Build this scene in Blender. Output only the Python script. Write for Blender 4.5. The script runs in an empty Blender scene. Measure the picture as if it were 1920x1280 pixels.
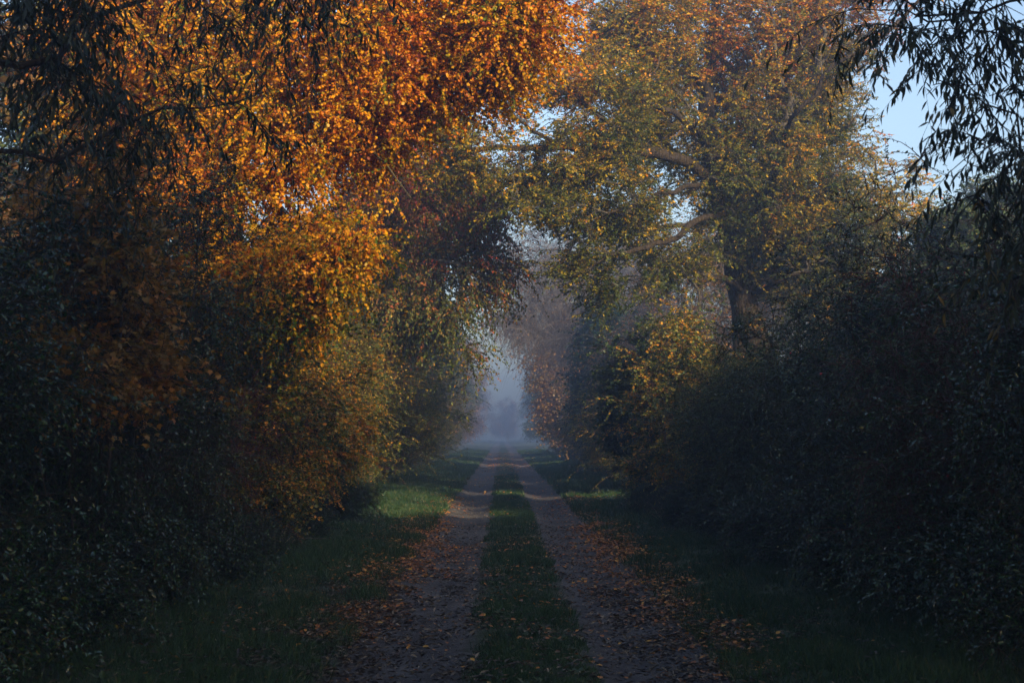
import bpy, math, numpy as np
from math import radians as R

# ------------------------------------------------------------------ basics
C = bpy.context.scene.collection
FP = 2667.0                      # focal length in photograph pixels (50 mm)
EYE = 1.6
rng = np.random.default_rng(7)

def P(px, py, d):
    """world position of something seen at (px, py) that stands d metres away"""
    return np.array([(px - 940) / FP * d, d, EYE + (815 - py) / FP * d])

def nrm(v):
    return v / np.maximum(np.linalg.norm(v, axis=-1, keepdims=True), 1e-9)

# smooth value noise, used for ground relief and leaf scatter
_tab = np.random.default_rng(3).random((64, 64))
def vnoise(x, y):
    x = np.asarray(x, float); y = np.asarray(y, float)
    xi = np.floor(x).astype(int); yi = np.floor(y).astype(int)
    fx = x - xi; fy = y - yi
    fx = fx * fx * (3 - 2 * fx); fy = fy * fy * (3 - 2 * fy)
    g = lambda a, b: _tab[a % 64, b % 64]
    return (g(xi, yi) * (1 - fx) + g(xi + 1, yi) * fx) * (1 - fy) + (g(xi, yi + 1) * (1 - fx) + g(xi + 1, yi + 1) * fx) * fy

XC = 0.2                         # centre line of the track
def gz(x, y):
    x = np.asarray(x, float); y = np.asarray(y, float)
    a = np.abs(x - XC + 0.10 * (vnoise(y * 0.16, 7.3) - .5))
    rut = -0.075 * np.exp(-((a - 0.87) / 0.36) ** 2)
    side = 0.16 * np.clip((a - 1.3) / 1.8, 0, 1) ** 1.2
    hump = 0.03 * np.exp(-((y - 62) / 14) ** 2)
    n = 0.05 * (vnoise(x * 1.3 + 9, y * 0.8) - .5) * np.clip(a - .9, 0.25, 1.5) + 0.012 * (vnoise(x * 7, y * 5) - .5)
    far = 0.5 * (vnoise(x * 0.03 + 3, y * 0.03) - .5) * np.clip((a - 8) / 30, 0, 1)
    return rut + side + hump + n + far

def mesh_obj(name, V, L, S, mats, parent=None, smooth=False, tone=None):
    """V verts (n,3); L loop vertex indices; S face sizes"""
    me = bpy.data.meshes.new(name)
    V = np.asarray(V, np.float32); L = np.asarray(L, np.int32); S = np.asarray(S, np.int32)
    me.vertices.add(len(V)); me.vertices.foreach_set('co', V.ravel())
    me.loops.add(len(L)); me.loops.foreach_set('vertex_index', L)
    me.polygons.add(len(S))
    st = np.concatenate([[0], np.cumsum(S)[:-1]]).astype(np.int32)
    me.polygons.foreach_set('loop_start', st)
    if smooth:
        me.polygons.foreach_set('use_smooth', np.ones(len(S), bool))
    if tone is not None:
        at = me.attributes.new('tone', 'FLOAT', 'POINT')
        at.data.foreach_set('value', np.asarray(tone, np.float32))
    me.update(calc_edges=True)
    me.materials.append(mats)
    o = bpy.data.objects.new(name, me); C.objects.link(o)
    if parent is not None:
        o.parent = parent
    return o

def thing(name, label, cat, loc=(0, 0, 0), group=None, kind=None):
    o = bpy.data.objects.new(name, None); C.objects.link(o)
    o.empty_display_size = 0.3
    o.location = [float(v) for v in loc]
    o['label'] = label; o['category'] = cat
    if group: o['group'] = group
    if kind: o['kind'] = kind
    return o

def dup(root, loc, rot=0.0, scale=1.0, label=None, group=None, name=None):
    r = root.copy(); C.objects.link(r)
    r.location = [float(v) for v in loc]; r.rotation_euler = (0, 0, rot)
    r.scale = scale if hasattr(scale, '__len__') else (scale,) * 3
    if label: r['label'] = label
    if group: r['group'] = group
    elif 'group' in r.keys(): del r['group']
    for ch in list(root.children):
        c = ch.copy(); C.objects.link(c); c.parent = r
    return r

# ------------------------------------------------------------------ materials
def new_mat(name):
    m = bpy.data.materials.new(name); m.use_nodes = True
    nt = m.node_tree; nt.nodes.clear()
    out = nt.nodes.new('ShaderNodeOutputMaterial')
    return m, nt, out

def ramp(nt, stops, fac):
    r = nt.nodes.new('ShaderNodeValToRGB'); e = r.color_ramp.elements
    e[0].position, e[0].color = stops[0][0], (*stops[0][1], 1)
    e[1].position, e[1].color = stops[-1][0], (*stops[-1][1], 1)
    for p, c in stops[1:-1]:
        k = e.new(p); k.color = (*c, 1)
    nt.links.new(fac, r.inputs[0]); return r.outputs[0]

def leaf_mat(name, stops, trans=0.35, rough=0.45, spec=0.35, sheen=1.0):
    m, nt, out = new_mat(name)
    a = nt.nodes.new('ShaderNodeAttribute'); a.attribute_name = 'tone'
    tc = nt.nodes.new('ShaderNodeTexCoord')
    nz = nt.nodes.new('ShaderNodeTexNoise'); nz.inputs['Scale'].default_value = 30; nz.inputs['Detail'].default_value = 2
    nt.links.new(tc.outputs['Object'], nz.inputs['Vector'])
    ma = nt.nodes.new('ShaderNodeMath'); ma.operation = 'MULTIPLY_ADD'
    nt.links.new(nz.outputs[0], ma.inputs[0]); ma.inputs[1].default_value = 0.25
    nt.links.new(a.outputs['Fac'], ma.inputs[2])
    sb = nt.nodes.new('ShaderNodeMath'); sb.operation = 'SUBTRACT'
    nt.links.new(ma.outputs[0], sb.inputs[0]); sb.inputs[1].default_value = 0.125
    col = ramp(nt, stops, sb.outputs[0])
    b = nt.nodes.new('ShaderNodeBsdfPrincipled')
    b.inputs['Roughness'].default_value = rough
    b.inputs['Specular IOR Level'].default_value = spec
    nt.links.new(col, b.inputs['Base Color'])
    t = nt.nodes.new('ShaderNodeBsdfTranslucent')
    nt.links.new(col, t.inputs['Color'])
    mx = nt.nodes.new('ShaderNodeMixShader'); mx.inputs[0].default_value = trans
    nt.links.new(b.outputs[0], mx.inputs[1]); nt.links.new(t.outputs[0], mx.inputs[2])
    nt.links.new(mx.outputs[0], out.inputs['Surface'])
    return m

def bark_mat(name, c1, c2, scale=6, bump=0.6):
    m, nt, out = new_mat(name)
    tc = nt.nodes.new('ShaderNodeTexCoord')
    mp = nt.nodes.new('ShaderNodeMapping'); mp.inputs['Scale'].default_value = (1, 1, 0.18)
    nt.links.new(tc.outputs['Object'], mp.inputs[0])
    nz = nt.nodes.new('ShaderNodeTexNoise'); nz.inputs['Scale'].default_value = scale * 4
    nz.inputs['Detail'].default_value = 6; nz.inputs['Distortion'].default_value = 0.6
    nt.links.new(mp.outputs[0], nz.inputs['Vector'])
    vo = nt.nodes.new('ShaderNodeTexVoronoi'); vo.feature = 'DISTANCE_TO_EDGE'; vo.inputs['Scale'].default_value = scale * 3.2
    nt.links.new(mp.outputs[0], vo.inputs['Vector'])
    col = ramp(nt, [(0.3, c1), (0.7, c2)], nz.outputs[0])
    ad = nt.nodes.new('ShaderNodeMath'); ad.operation = 'ADD'
    nt.links.new(nz.outputs[0], ad.inputs[0]); nt.links.new(vo.outputs[0], ad.inputs[1])
    bp = nt.nodes.new('ShaderNodeBump'); bp.inputs['Strength'].default_value = bump; bp.inputs['Distance'].default_value = 0.04
    nt.links.new(ad.outputs[0], bp.inputs['Height'])
    b = nt.nodes.new('ShaderNodeBsdfPrincipled'); b.inputs['Roughness'].default_value = 0.9
    b.inputs['Specular IOR Level'].default_value = 0.15
    nt.links.new(col, b.inputs['Base Color']); nt.links.new(bp.outputs[0], b.inputs['Normal'])
    nt.links.new(b.outputs[0], out.inputs['Surface'])
    return m

G1, G2, G3 = (.022, .050, .012), (.05, .095, .018), (.11, .15, .022)
Y1, O1, O2, O3, RD, BR = (.36, .24, .02), (.52, .17, .012), (.62, .23, .015), (.45, .10, .010), (.26, .035, .02), (.10, .035, .012)
M = {}
M['lime'] = leaf_mat('lime_leaf', [(0, (.03, .07, .004)), (.2, (.11, .14, .005)), (.34, (.44, .27, .002)), (.56, (.74, .34, .002)), (.76, (.66, .21, .002)), (.92, (.50, .11, .003)), (1, (.22, .04, .003))], .40)
M['oak'] = leaf_mat('oak_leaf', [(0, (.025, .045, .006)), (.32, (.085, .10, .008)), (.55, (.26, .20, .006)), (.75, (.55, .30, .004)), (.92, (.60, .20, .004)), (1, (.45, .10, .005))], .3)
M['cherry'] = leaf_mat('cherry_leaf', [(0, (.05, .075, .012)), (.35, (.12, .12, .015)), (.6, (.28, .14, .018)), (.82, (.34, .08, .02)), (1, (.40, .05, .02))], .3)
M['mixed'] = leaf_mat('hedge_mixed_leaf', [(0, G1), (.3, (.07, .10, .018)), (.55, (.20, .18, .02)), (.8, (.42, .24, .015)), (1, O2)], .3)
M['green'] = leaf_mat('green_leaf', [(0, (.015, .032, .010)), (.5, (.03, .056, .013)), (.85, (.075, .10, .018)), (1, (.25, .20, .03))], .25)
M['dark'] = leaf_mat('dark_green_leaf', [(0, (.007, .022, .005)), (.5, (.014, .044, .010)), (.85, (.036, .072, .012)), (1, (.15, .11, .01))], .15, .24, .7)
M['maple'] = leaf_mat('field_maple_leaf', [(0, (.10, .08, .015)), (.4, (.26, .14, .015)), (.75, (.38, .15, .012)), (1, (.30, .08, .012))], .35)
M['willow'] = leaf_mat('willow_leaf', [(0, (.012, .020, .008)), (.5, (.022, .034, .013)), (.85, (.05, .05, .015)), (1, (.16, .10, .015))], .15, .5, .3)
M['rust'] = leaf_mat('rust_leaf', [(0, (.10, .085, .03)), (.4, (.21, .12, .035)), (.75, (.30, .13, .035)), (1, (.34, .10, .035))], .3)
M['shade'] = leaf_mat('sycamore_leaf', [(0, G1), (1, G2)], .1)
M['bark'] = bark_mat('grey_brown_bark', (.035, .028, .022), (.10, .085, .065))
M['oakbark'] = bark_mat('oak_bark', (.012, .009, .006), (.048, .034, .022), 5, .9)
M['limebark'] = bark_mat('lime_bark', (.04, .034, .020), (.12, .10, .05), 7)
M['stem'] = bark_mat('shrub_stem', (.018, .013, .008), (.055, .040, .026), 12, .3)
M['redstem'] = bark_mat('red_stem', (.05, .018, .016), (.10, .035, .03), 12, .3)
M['greystem'] = bark_mat('pale_grey_stem', (.07, .06, .058), (.16, .14, .135), 12, .3)
M['berry'] = leaf_mat('rosehip_skin', [(0, (.35, .01, .01)), (1, (.5, .02, .012))], .0, .25, .5)

# ------------------------------------------------------------------ leaf templates (x across, y along, z normal); unit length
def T_round():
    v = [(0, 0, 0), (-.40, .25, .07), (-.38, .68, .08), (0, 1, -.06), (.38, .68, .08), (.40, .25, .07)]
    return np.array(v), [(0, 3, 2, 1), (0, 5, 4, 3)]
def T_oval():
    v = [(0, 0, 0), (-.22, .35, .06), (-.20, .68, .05), (0, 1, -.08), (.20, .68, .05), (.22, .35, .06)]
    return np.array(v), [(0, 3, 2, 1), (0, 5, 4, 3)]
def T_oak():
    v = [(0, 0, 0), (-.20, .30, .03), (-.10, .45, .0), (-.32, .72, .06), (0, 1, -.05), (.32, .72, .06), (.10, .45, .0), (.20, .30, .03)]
    return np.array(v), [(0, 2, 1), (0, 4, 3, 2), (0, 6, 5, 4), (0, 7, 6)]
def T_maple():
    ang = [-90, -62, -38, -10, 12, 40, 62, 90, 118, 140, 168, 190, 218, 242]
    rad = [.30, .28, .42, .30, .55, .28, .34, .62, .34, .28, .55, .30, .42, .28]
    v = [(0, .40, 0)] + [(r * math.cos(R(a)) * 1.0, .40 + r * math.sin(R(a)), .07 * (1 if i % 2 else -.4)) for i, (a, r) in enumerate(zip(ang, rad))]
    n = len(ang)
    return np.array(v), [(0, 1 + i, 1 + (i + 1) % n) for i in range(n)]
def T_willow():
    v = [(0, 0, 0), (-.07, .25, .01), (-.085, .52, -.02), (0, 1, -.16), (.085, .52, -.02), (.07, .25, .01)]
    return np.array(v), [(0, 3, 2, 1), (0, 5, 4, 3)]
def T_blade():
    v = [(-.03, 0, 0), (.03, 0, 0), (.024, .5, .05), (-.024, .5, .05), (.002, 1, .26)]
    return np.array(v), [(0, 1, 2, 3), (3, 2, 4)]
def T_curl():
    v = [(0, 0, .02), (-.34, .3, .16), (-.30, .7, .12), (0, 1, .10), (.32, .7, .17), (.36, .3, .08), (0, .5, 0)]
    return np.array(v), [(6, 0, 5), (6, 5, 4), (6, 4, 3), (6, 3, 2), (6, 2, 1), (6, 1, 0)]
def T_berry():
    v = [(0, 0, 0), (-.4, .5, -.3), (.4, .5, -.3), (0, .5, .45), (0, 1, 0)]
    return np.array(v), [(0, 2, 1), (0, 3, 2), (0, 1, 3), (4, 1, 2), (4, 2, 3), (4, 3, 1)]
TPL = dict(round=T_round(), oval=T_oval(), oak=T_oak(), maple=T_maple(), willow=T_willow(), blade=T_blade(), curl=T_curl(), berry=T_berry())

def scatter(name, tpl, pos, axis, normal, size, tone, mat, parent=None, wid=None):
    tv, tf = TPL[tpl]
    A = nrm(axis); B = nrm(np.cross(A, normal)); N = np.cross(B, A)
    n, k = len(pos), len(tv)
    size = np.broadcast_to(size, (n,))
    w = np.ones(n) if wid is None else wid
    V = pos[:, None] + size[:, None, None] * (w[:, None, None] * tv[None, :, 0:1] * B[:, None] + tv[None, :, 1:2] * A[:, None] + tv[None, :, 2:3] * N[:, None])
    loops = np.concatenate([np.array(f) for f in tf]); S = np.array([len(f) for f in tf])
    L = (loops[None] + (np.arange(n) * k)[:, None]).ravel()
    return mesh_obj(name, V.reshape(-1, 3), L, np.tile(S, n), mat, parent, tone=np.repeat(tone, k))

# ------------------------------------------------------------------ tubes
def sweep_batch(pts, rad, sides):
    """pts (T,S,3), rad (T,S) -> V, L, S arrays"""
    T, S, _ = pts.shape
    t = np.gradient(pts, axis=1); t = nrm(t)
    ref = np.where(np.abs(t[..., 2:3]) < .8, np.array([0, 0, 1.]), np.array([1., .2, 0]))
    ref = np.broadcast_to(ref[:, :1], t.shape)
    u = nrm(np.cross(t, ref)); v = np.cross(t, u)
    a = np.arange(sides) * 2 * math.pi / sides
    V = pts[:, :, None] + rad[:, :, None, None] * (np.cos(a)[None, None, :, None] * u[:, :, None] + np.sin(a)[None, None, :, None] * v[:, :, None])
    V = V.reshape(-1, 3)
    i = np.arange(S - 1)[:, None] * sides; j = np.arange(sides)[None]; jn = (j + 1) % sides
    q = np.stack([i + j, i + jn, i + sides + jn, i + sides + j], -1).reshape(-1, 4)
    L = (q[None] + (np.arange(T) * S * sides)[:, None, None]).reshape(-1)
    return V, L, np.full(len(L) // 4, 4)

class Soup:
    def __init__(s): s.V = []; s.L = []; s.S = []; s.n = 0
    def add(s, V, L, S):
        s.V.append(V); s.L.append(L + s.n); s.S.append(S); s.n += len(V)
    def build(s, name, mat, parent, smooth=True):
        if not s.V: return None
        return mesh_obj(name, np.concatenate(s.V), np.concatenate(s.L), np.concatenate(s.S), mat, parent, smooth)

def resample(pts, step):
    pts = np.asarray(pts, float)
    p = np.vstack([2 * pts[0] - pts[1], pts, 2 * pts[-1] - pts[-2]])
    out = []
    for i in range(1, len(p) - 2):
        n = max(2, int(np.linalg.norm(p[i + 1] - p[i]) / step))
        for s in np.arange(n) / n:
            a, b, c, d = p[i - 1], p[i], p[i + 1], p[i + 2]
            out.append(.5 * ((2 * b) + (-a + c) * s + (2 * a - 5 * b + 4 * c - d) * s * s + (-a + 3 * b - 3 * c + d) * s ** 3))
    out.append(pts[-1]); return np.array(out)

# ------------------------------------------------------------------ plants
def blob_points(blobs, n, r, shell=.5, gap=.36, freq=.9):
    """rejection keeps the foliage in bunches with gaps between them"""
    out = []; have = 0
    while have < n:
        q = blob_points0(blobs, n, r, shell)
        v = .6 * vnoise(q[:, 0] * freq + 11, q[:, 2] * freq * 1.3 + q[:, 1] * freq * .7) + .4 * vnoise(q[:, 1] * freq * 1.9 + 5, q[:, 2] * freq * 2.1 - q[:, 0] * freq * .8)
        q = q[r.random(len(q)) < np.clip((v - gap) / .16, .04, 1)]
        out.append(q); have += len(q)
    return np.concatenate(out)[:n]

def blob_points0(blobs, n, r, shell=.5):
    """sample clump centres in a union of ellipsoids (cx,cy,cz,rx,ry,rz[,weight])"""
    B = np.array([b[:6] for b in blobs], float)
    w = np.array([(b[3] * b[4] * b[5]) ** .75 * (b[6] if len(b) > 6 else 1) for b in blobs]); w /= w.sum()
    k = r.choice(len(B), n, p=w)
    d = nrm(r.normal(size=(n, 3))) * (r.random(n) ** shell)[:, None]
    return B[k, :3] + d * B[k, 3:6]

def plant(root, limbs, clumps, R0, mats, tpl='oval', leaf=.06, twigs=7, twig_len=.6, leaves=12, droop=.25, up=.12,
          step=.35, seed=1, rt=.005, hang=.4, tone_fn=None, spread=.25, tone_mid=None, limb_parts=True, tw_r=.003, bunch=1.0, flat=1.0, fat=0.0,
          crown='crown', lw=1.0, trunk_name='trunk', berries=0, bare=0.0, start_frac=.15):
    """root: Empty; limbs: world polylines, the first the trunk; clumps: world points where foliage sits"""
    r = np.random.default_rng(seed)
    org = np.array(root.location)
    if 7 < org[1] < 36: leaf *= .66; leaves = int(leaves * 1.9)
    pos = []; par = []; chains = []
    for li, lp in enumerate(limbs):
        q = resample(lp, step)
        if li:
            q[1:] += r.normal(size=q[1:].shape) * step * .06
            wv = np.cumsum(r.normal(size=q.shape), 0) * step * .09; q += wv - wv[0]
            dd = np.linalg.norm(np.array(pos) - q[0], axis=1); at = int(dd.argmin())
        else:
            at = -1
        idx = []
        for p_ in (q if li == 0 else q[1:]):
            pos.append(p_); par.append(at if not idx else idx[-1]); idx.append(len(pos) - 1)
        chains.append((at, idx, li))
    nmax = len(pos) + len(clumps) * 26
    A = np.zeros((nmax, 3)); D = np.zeros((nmax, 3)); PL = np.zeros(nmax); par = list(par)
    n = len(pos); A[:n] = pos
    for i in range(n):
        j = par[i] if par[i] >= 0 else i
        D[i] = A[i] - A[j]; PL[i] = PL[j] + np.linalg.norm(D[i]) if j != i else 0
    D[0] = (0, 0, 1)
    D[:n] = nrm(D[:n])
    d0 = np.min(np.linalg.norm(clumps[:, None] - A[None, :n], axis=2), axis=1) if len(clumps) * n < 4e6 else r.random(len(clumps))
    order = np.argsort(d0)
    low = A[:n][:, 2].min() + (A[:n][:, 2].max() - A[:n][:, 2].min()) * start_frac
    clump_node = np.zeros(len(clumps), int)
    for ci in order:
        c = clumps[ci]
        v = c - A[:n]; dist = np.linalg.norm(v, axis=1) + 1e-6
        cosang = (v * D[:n]).sum(1) / dist
        cost = dist * (1.35 - .35 * cosang) + .10 * PL[:n] + np.where(A[:n, 2] < low, 3, 0)
        k = int(cost.argmin()); dk = dist[k]
        m = int(min(24, max(2, round(dk / step))))
        s = (np.arange(1, m + 1) / m)[:, None]
        ctrl = A[k] + D[k] * dk * .35 + np.array([0, 0, up * dk]) + r.normal(size=3) * dk * .08
        q = (1 - s) ** 2 * A[k] + 2 * s * (1 - s) * ctrl + s * s * c
        q += r.normal(size=q.shape) * dk * .022 * np.sin(s * 3.1)
        idx = list(range(n, n + m)); A[n:n + m] = q
        prev = np.vstack([A[k], q[:-1]]); D[n:n + m] = nrm(q - prev)
        PL[n:n + m] = PL[k] + np.cumsum(np.linalg.norm(q - prev, axis=1))
        par += [k] + idx[:-1]; n += m
        chains.append((k, idx, -1)); clump_node[ci] = n - 1
    A = A[:n]; cnt = np.zeros(n)
    hasch = np.zeros(n, bool)
    for i in range(n):
        if par[i] >= 0: hasch[par[i]] = True
    cnt[~hasch] = 1
    for i in range(n - 1, 0, -1):
        if par[i] >= 0: cnt[par[i]] += cnt[i]
    ex = math.log(R0 / rt) / math.log(max(cnt[0], 2))
    rad = rt * cnt ** ex * (1 + fat * np.exp(-((np.log(cnt + 1) - 3.6) / 1.5) ** 2))
    A0 = A - org
    br = Soup()
    for at, idx, li in chains:
        pts = A0[idx] if at < 0 else np.vstack([A0[at], A0[idx]])
        rr = rad[idx] if at < 0 else np.concatenate([[rad[idx[0]] * 1.05], rad[idx]])
        rr = rr.copy(); rr = np.convolve(np.pad(rr, 1, mode='edge'), [.25, .5, .25], 'valid')
        if li == 0:
            zz = pts[:, 2] - pts[0, 2]; rr *= 1 + .5 * np.exp(-zz / .35)
        sides = 14 if rr[0] > .12 else 8 if rr[0] > .05 else 5 if rr[0] > .015 else 3
        V, L, S = sweep_batch(pts[None], rr[None], sides)
        if rr[0] > .05:
            cen = np.repeat(pts, sides, 0); dv = V - cen
            V = cen + dv * (1 + .16 * (vnoise(V[:, 0] * 9 + V[:, 1] * 7, V[:, 2] * 2.3 + li) - .5)[:, None])
        if li >= 0 and limb_parts:
            mesh_obj(trunk_name if li == 0 else 'limb', V, L, S, mats[0], root, True)
        else:
            br.add(V, L, S)
    # twigs
    nc = len(clumps)
    T = nc * twigs
    ci = np.repeat(np.arange(nc), twigs)
    cen = (blob_mean := clumps.mean(0))
    nd = clump_node[ci]; p0 = A[nd]
    # start some way back along the last branch
    back = r.integers(0, 3, T)
    for s_ in range(2):
        mv = back > s_
        nd = np.where(mv, np.array(par)[nd], nd)
    nd = np.maximum(nd, 0); p0 = A[nd]
    d = nrm(r.normal(size=(T, 3)) * np.array([1, 1, .75 * flat]) + .7 * D[clump_node[ci]] + .3 * nrm(p0 - cen) + np.array([0, 0, .1 - hang * .5]))
    Ln = twig_len * (.55 + .8 * r.random(T))
    S_ = 5; s = np.linspace(0, 1, S_)
    wob = r.normal(size=(T, 3)) * .10
    tp = p0[:, None] + d[:, None] * (Ln[:, None] * s)[..., None] + (np.array([0, 0, -1.]) * droop)[None, None] * (Ln[:, None] * s ** 2)[..., None] + wob[:, None] * (Ln[:, None] * np.sin(s * 3.14))[..., None]
    tr = tw_r * (1.25 - s)[None] * (.8 + .5 * r.random(T))[:, None]
    V, L, S = sweep_batch(tp - org, np.maximum(tr, tw_r * .3), 3)
    br.add(V, L, S)
    br.build('branchwork', mats[1], root)
    if leaves:
        K = T * leaves
        ti = np.repeat(np.arange(T), leaves)
        sp = .12 + .88 * ((np.tile(np.arange(leaves), T) + r.random(K)) / leaves) ** bunch
        f = sp * (S_ - 1); i0 = np.minimum(f.astype(int), S_ - 2); fr = (f - i0)[:, None]
        lp = tp[ti, i0] * (1 - fr) + tp[ti, i0 + 1] * fr
        tg = nrm(tp[ti, i0 + 1] - tp[ti, i0])
        sd = nrm(np.cross(tg, np.array([0, 0, 1.]) + .3 * r.normal(size=(K, 3)))) * np.where(np.tile(np.arange(leaves) % 2, T), 1, -1)[:, None]
        ax = nrm(tg * .55 + sd * .8 + np.array([0, 0, -hang]) + r.normal(size=(K, 3)) * .32)
        nm = nrm(np.array([0, 0, 1.]) + r.normal(size=(K, 3)) * .55 + .3 * sd)
        lt = r.random(K); tt = r.random(T)[ti]; ct = r.random(nc)[ci][ti]
        tone = .5 + spread * ((lt - .5) * 1.3 + (tt - .5) * .8 + (ct - .5) * .9)
        if tone_mid is not None: tone = tone - .5 + tone_mid
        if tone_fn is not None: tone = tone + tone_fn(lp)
        sz = leaf * (.6 + .65 * r.random(K))
        keep = r.random(K) > bare
        scatter(crown, tpl, (lp - org)[keep], ax[keep], nm[keep], sz[keep], np.clip(tone, 0, 1)[keep], mats[2], root, wid=(np.full(K, lw) * (.8 + .4 * r.random(K)))[keep])
    if berries:
        bi = r.integers(0, T, berries); q = tp[bi, -1] - org
        hip = scatter('rosehip', 'berry', np.zeros((1, 3)), np.array([[.1, 0, -1.]]), np.array([[1., 0, 0]]), np.array([.026]), np.array([.5]), M['berry'], root)
        hip.location = q[0]
        for k in range(1, berries):
            h2 = hip.copy(); C.objects.link(h2); h2.parent = root; h2.location = q[k]; h2.rotation_euler = r.random(3); h2.scale = (.7 + .6 * r.random(),) * 3
    return root

def pblob(px, py, d, rpx, rpy, rd, w=1.0):
    c = P(px, py, d); return (*c, rpx / FP * d, rd, rpy / FP * d, w)

def base(x, y): return (x, y, float(gz(x, y)) - .06)

# ================================================================== THE GROUND
def grid(name, xs, ys, zf, mat, edge=None):
    X, Y = np.meshgrid(xs, ys)
    Z = zf(X, Y)
    nx, ny = len(xs), len(ys)
    if edge is not None: X = edge(X, Y); Z = zf(X, Y)
    V = np.stack([X, Y, Z], -1).reshape(-1, 3)
    i = (np.arange(ny - 1)[:, None] * nx + np.arange(nx - 1)[None]).ravel()
    L = np.stack([i, i + 1, i + nx + 1, i + nx], -1).ravel()
    return mesh_obj(name, V, L, np.full(len(i), 4), mat, smooth=True)

def soil_mat():
    m, nt, out = new_mat('verge_soil')
    tc = nt.nodes.new('ShaderNodeTexCoord')
    n1 = nt.nodes.new('ShaderNodeTexNoise'); n1.inputs['Scale'].default_value = 3; n1.inputs['Detail'].default_value = 8
    n2 = nt.nodes.new('ShaderNodeTexNoise'); n2.inputs['Scale'].default_value = 40; n2.inputs['Detail'].default_value = 6
    for n in (n1, n2): nt.links.new(tc.outputs['Object'], n.inputs['Vector'])
    mx = nt.nodes.new('ShaderNodeMath'); mx.operation = 'MULTIPLY_ADD'; mx.inputs[1].default_value = .5
    nt.links.new(n1.outputs[0], mx.inputs[0])
    h = nt.nodes.new('ShaderNodeMath'); h.operation = 'MULTIPLY'; h.inputs[1].default_value = .5; nt.links.new(n2.outputs[0], h.inputs[0])
    nt.links.new(h.outputs[0], mx.inputs[2])
    col = ramp(nt, [(.3, (.022, .018, .012)), (.5, (.03, .045, .016)), (.65, (.06, .07, .02)), (.8, (.12, .08, .03))], mx.outputs[0])
    bp = nt.nodes.new('ShaderNodeBump'); bp.inputs['Strength'].default_value = .8; bp.inputs['Distance'].default_value = .03
    nt.links.new(n2.outputs[0], bp.inputs['Height'])
    b = nt.nodes.new('ShaderNodeBsdfPrincipled'); b.inputs['Roughness'].default_value = .95
    nt.links.new(col, b.inputs['Base Color']); nt.links.new(bp.outputs[0], b.inputs['Normal']); nt.links.new(b.outputs[0], out.inputs[0])
    return m

def track_mat():
    m, nt, out = new_mat('track_gravel')
    N = nt.nodes.new; Lk = nt.links.new
    tc = N('ShaderNodeTexCoord')
    def noise(sc, det, rough=.55):
        n = N('ShaderNodeTexNoise'); n.inputs['Scale'].default_value = sc; n.inputs['Detail'].default_value = det; n.inputs['Roughness'].default_value = rough
        Lk(tc.outputs['Object'], n.inputs['Vector']); return n.outputs[0]
    big, mid, fine = noise(.9, 4), noise(9, 6), noise(120, 4, .7)
    vo = N('ShaderNodeTexVoronoi'); vo.inputs['Scale'].default_value = 55; Lk(tc.outputs['Object'], vo.inputs['Vector'])
    vo2 = N('ShaderNodeTexVoronoi'); vo2.inputs['Scale'].default_value = 19; Lk(tc.outputs['Object'], vo2.inputs['Vector'])
    def mth(op, a, b):
        n = N('ShaderNodeMath'); n.operation = op
        for i, q in enumerate((a, b)):
            if isinstance(q, (int, float)): n.inputs[i].default_value = q
            else: Lk(q, n.inputs[i])
        return n.outputs[0]
    t = mth('ADD', mth('MULTIPLY', big, .35), mth('ADD', mth('MULTIPLY', mid, .35), mth('MULTIPLY', fine, .3)))
    dirt = ramp(nt, [(.36, (.036, .032, .031)), (.5, (.082, .074, .073)), (.64, (.155, .142, .140))], t)
    # grassy soil on the middle strip
    sx = N('ShaderNodeSeparateXYZ'); Lk(tc.outputs['Object'], sx.inputs[0])
    dx = mth('ABSOLUTE', mth('SUBTRACT', sx.outputs[0], XC), 0)
    edge = mth('ADD', dx, mth('MULTIPLY', mth('SUBTRACT', mid, .5), .45))
    mr = N('ShaderNodeMapRange'); mr.inputs['From Min'].default_value = .34; mr.inputs['From Max'].default_value = .50
    Lk(edge, mr.inputs['Value'])
    mr2 = N('ShaderNodeMapRange'); mr2.inputs['From Min'].default_value = 1.25; mr2.inputs['From Max'].default_value = 1.5
    Lk(edge, mr2.inputs['Value'])
    msk = mth('SUBTRACT', mr.outputs[0], mr2.outputs[0])
    mix = N('ShaderNodeMix'); mix.data_type = 'RGBA'
    Lk(msk, mix.inputs['Factor'])
    gcol = ramp(nt, [(.35, (.03, .028, .015)), (.6, (.035, .055, .018))], t)
    Lk(gcol, mix.inputs[6]); Lk(dirt, mix.inputs[7])
    hgt = mth('ADD', mth('ADD', mth('MULTIPLY', vo.outputs['Distance'], -.35), mth('MULTIPLY', vo2.outputs['Distance'], -.3)), mth('ADD', mth('MULTIPLY', mid, 1.4), mth('MULTIPLY', fine, .3)))
    bp = N('ShaderNodeBump'); bp.inputs['Strength'].default_value = 1.0; bp.inputs['Distance'].default_value = .035
    Lk(hgt, bp.inputs['Height'])
    b = N('ShaderNodeBsdfPrincipled'); b.inputs['Roughness'].default_value = .9; b.inputs['Specular IOR Level'].default_value = .2
    Lk(mix.outputs[2], b.inputs['Base Color']); Lk(bp.outputs[0], b.inputs['Normal']); Lk(b.outputs[0], out.inputs[0])
    return m

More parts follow.
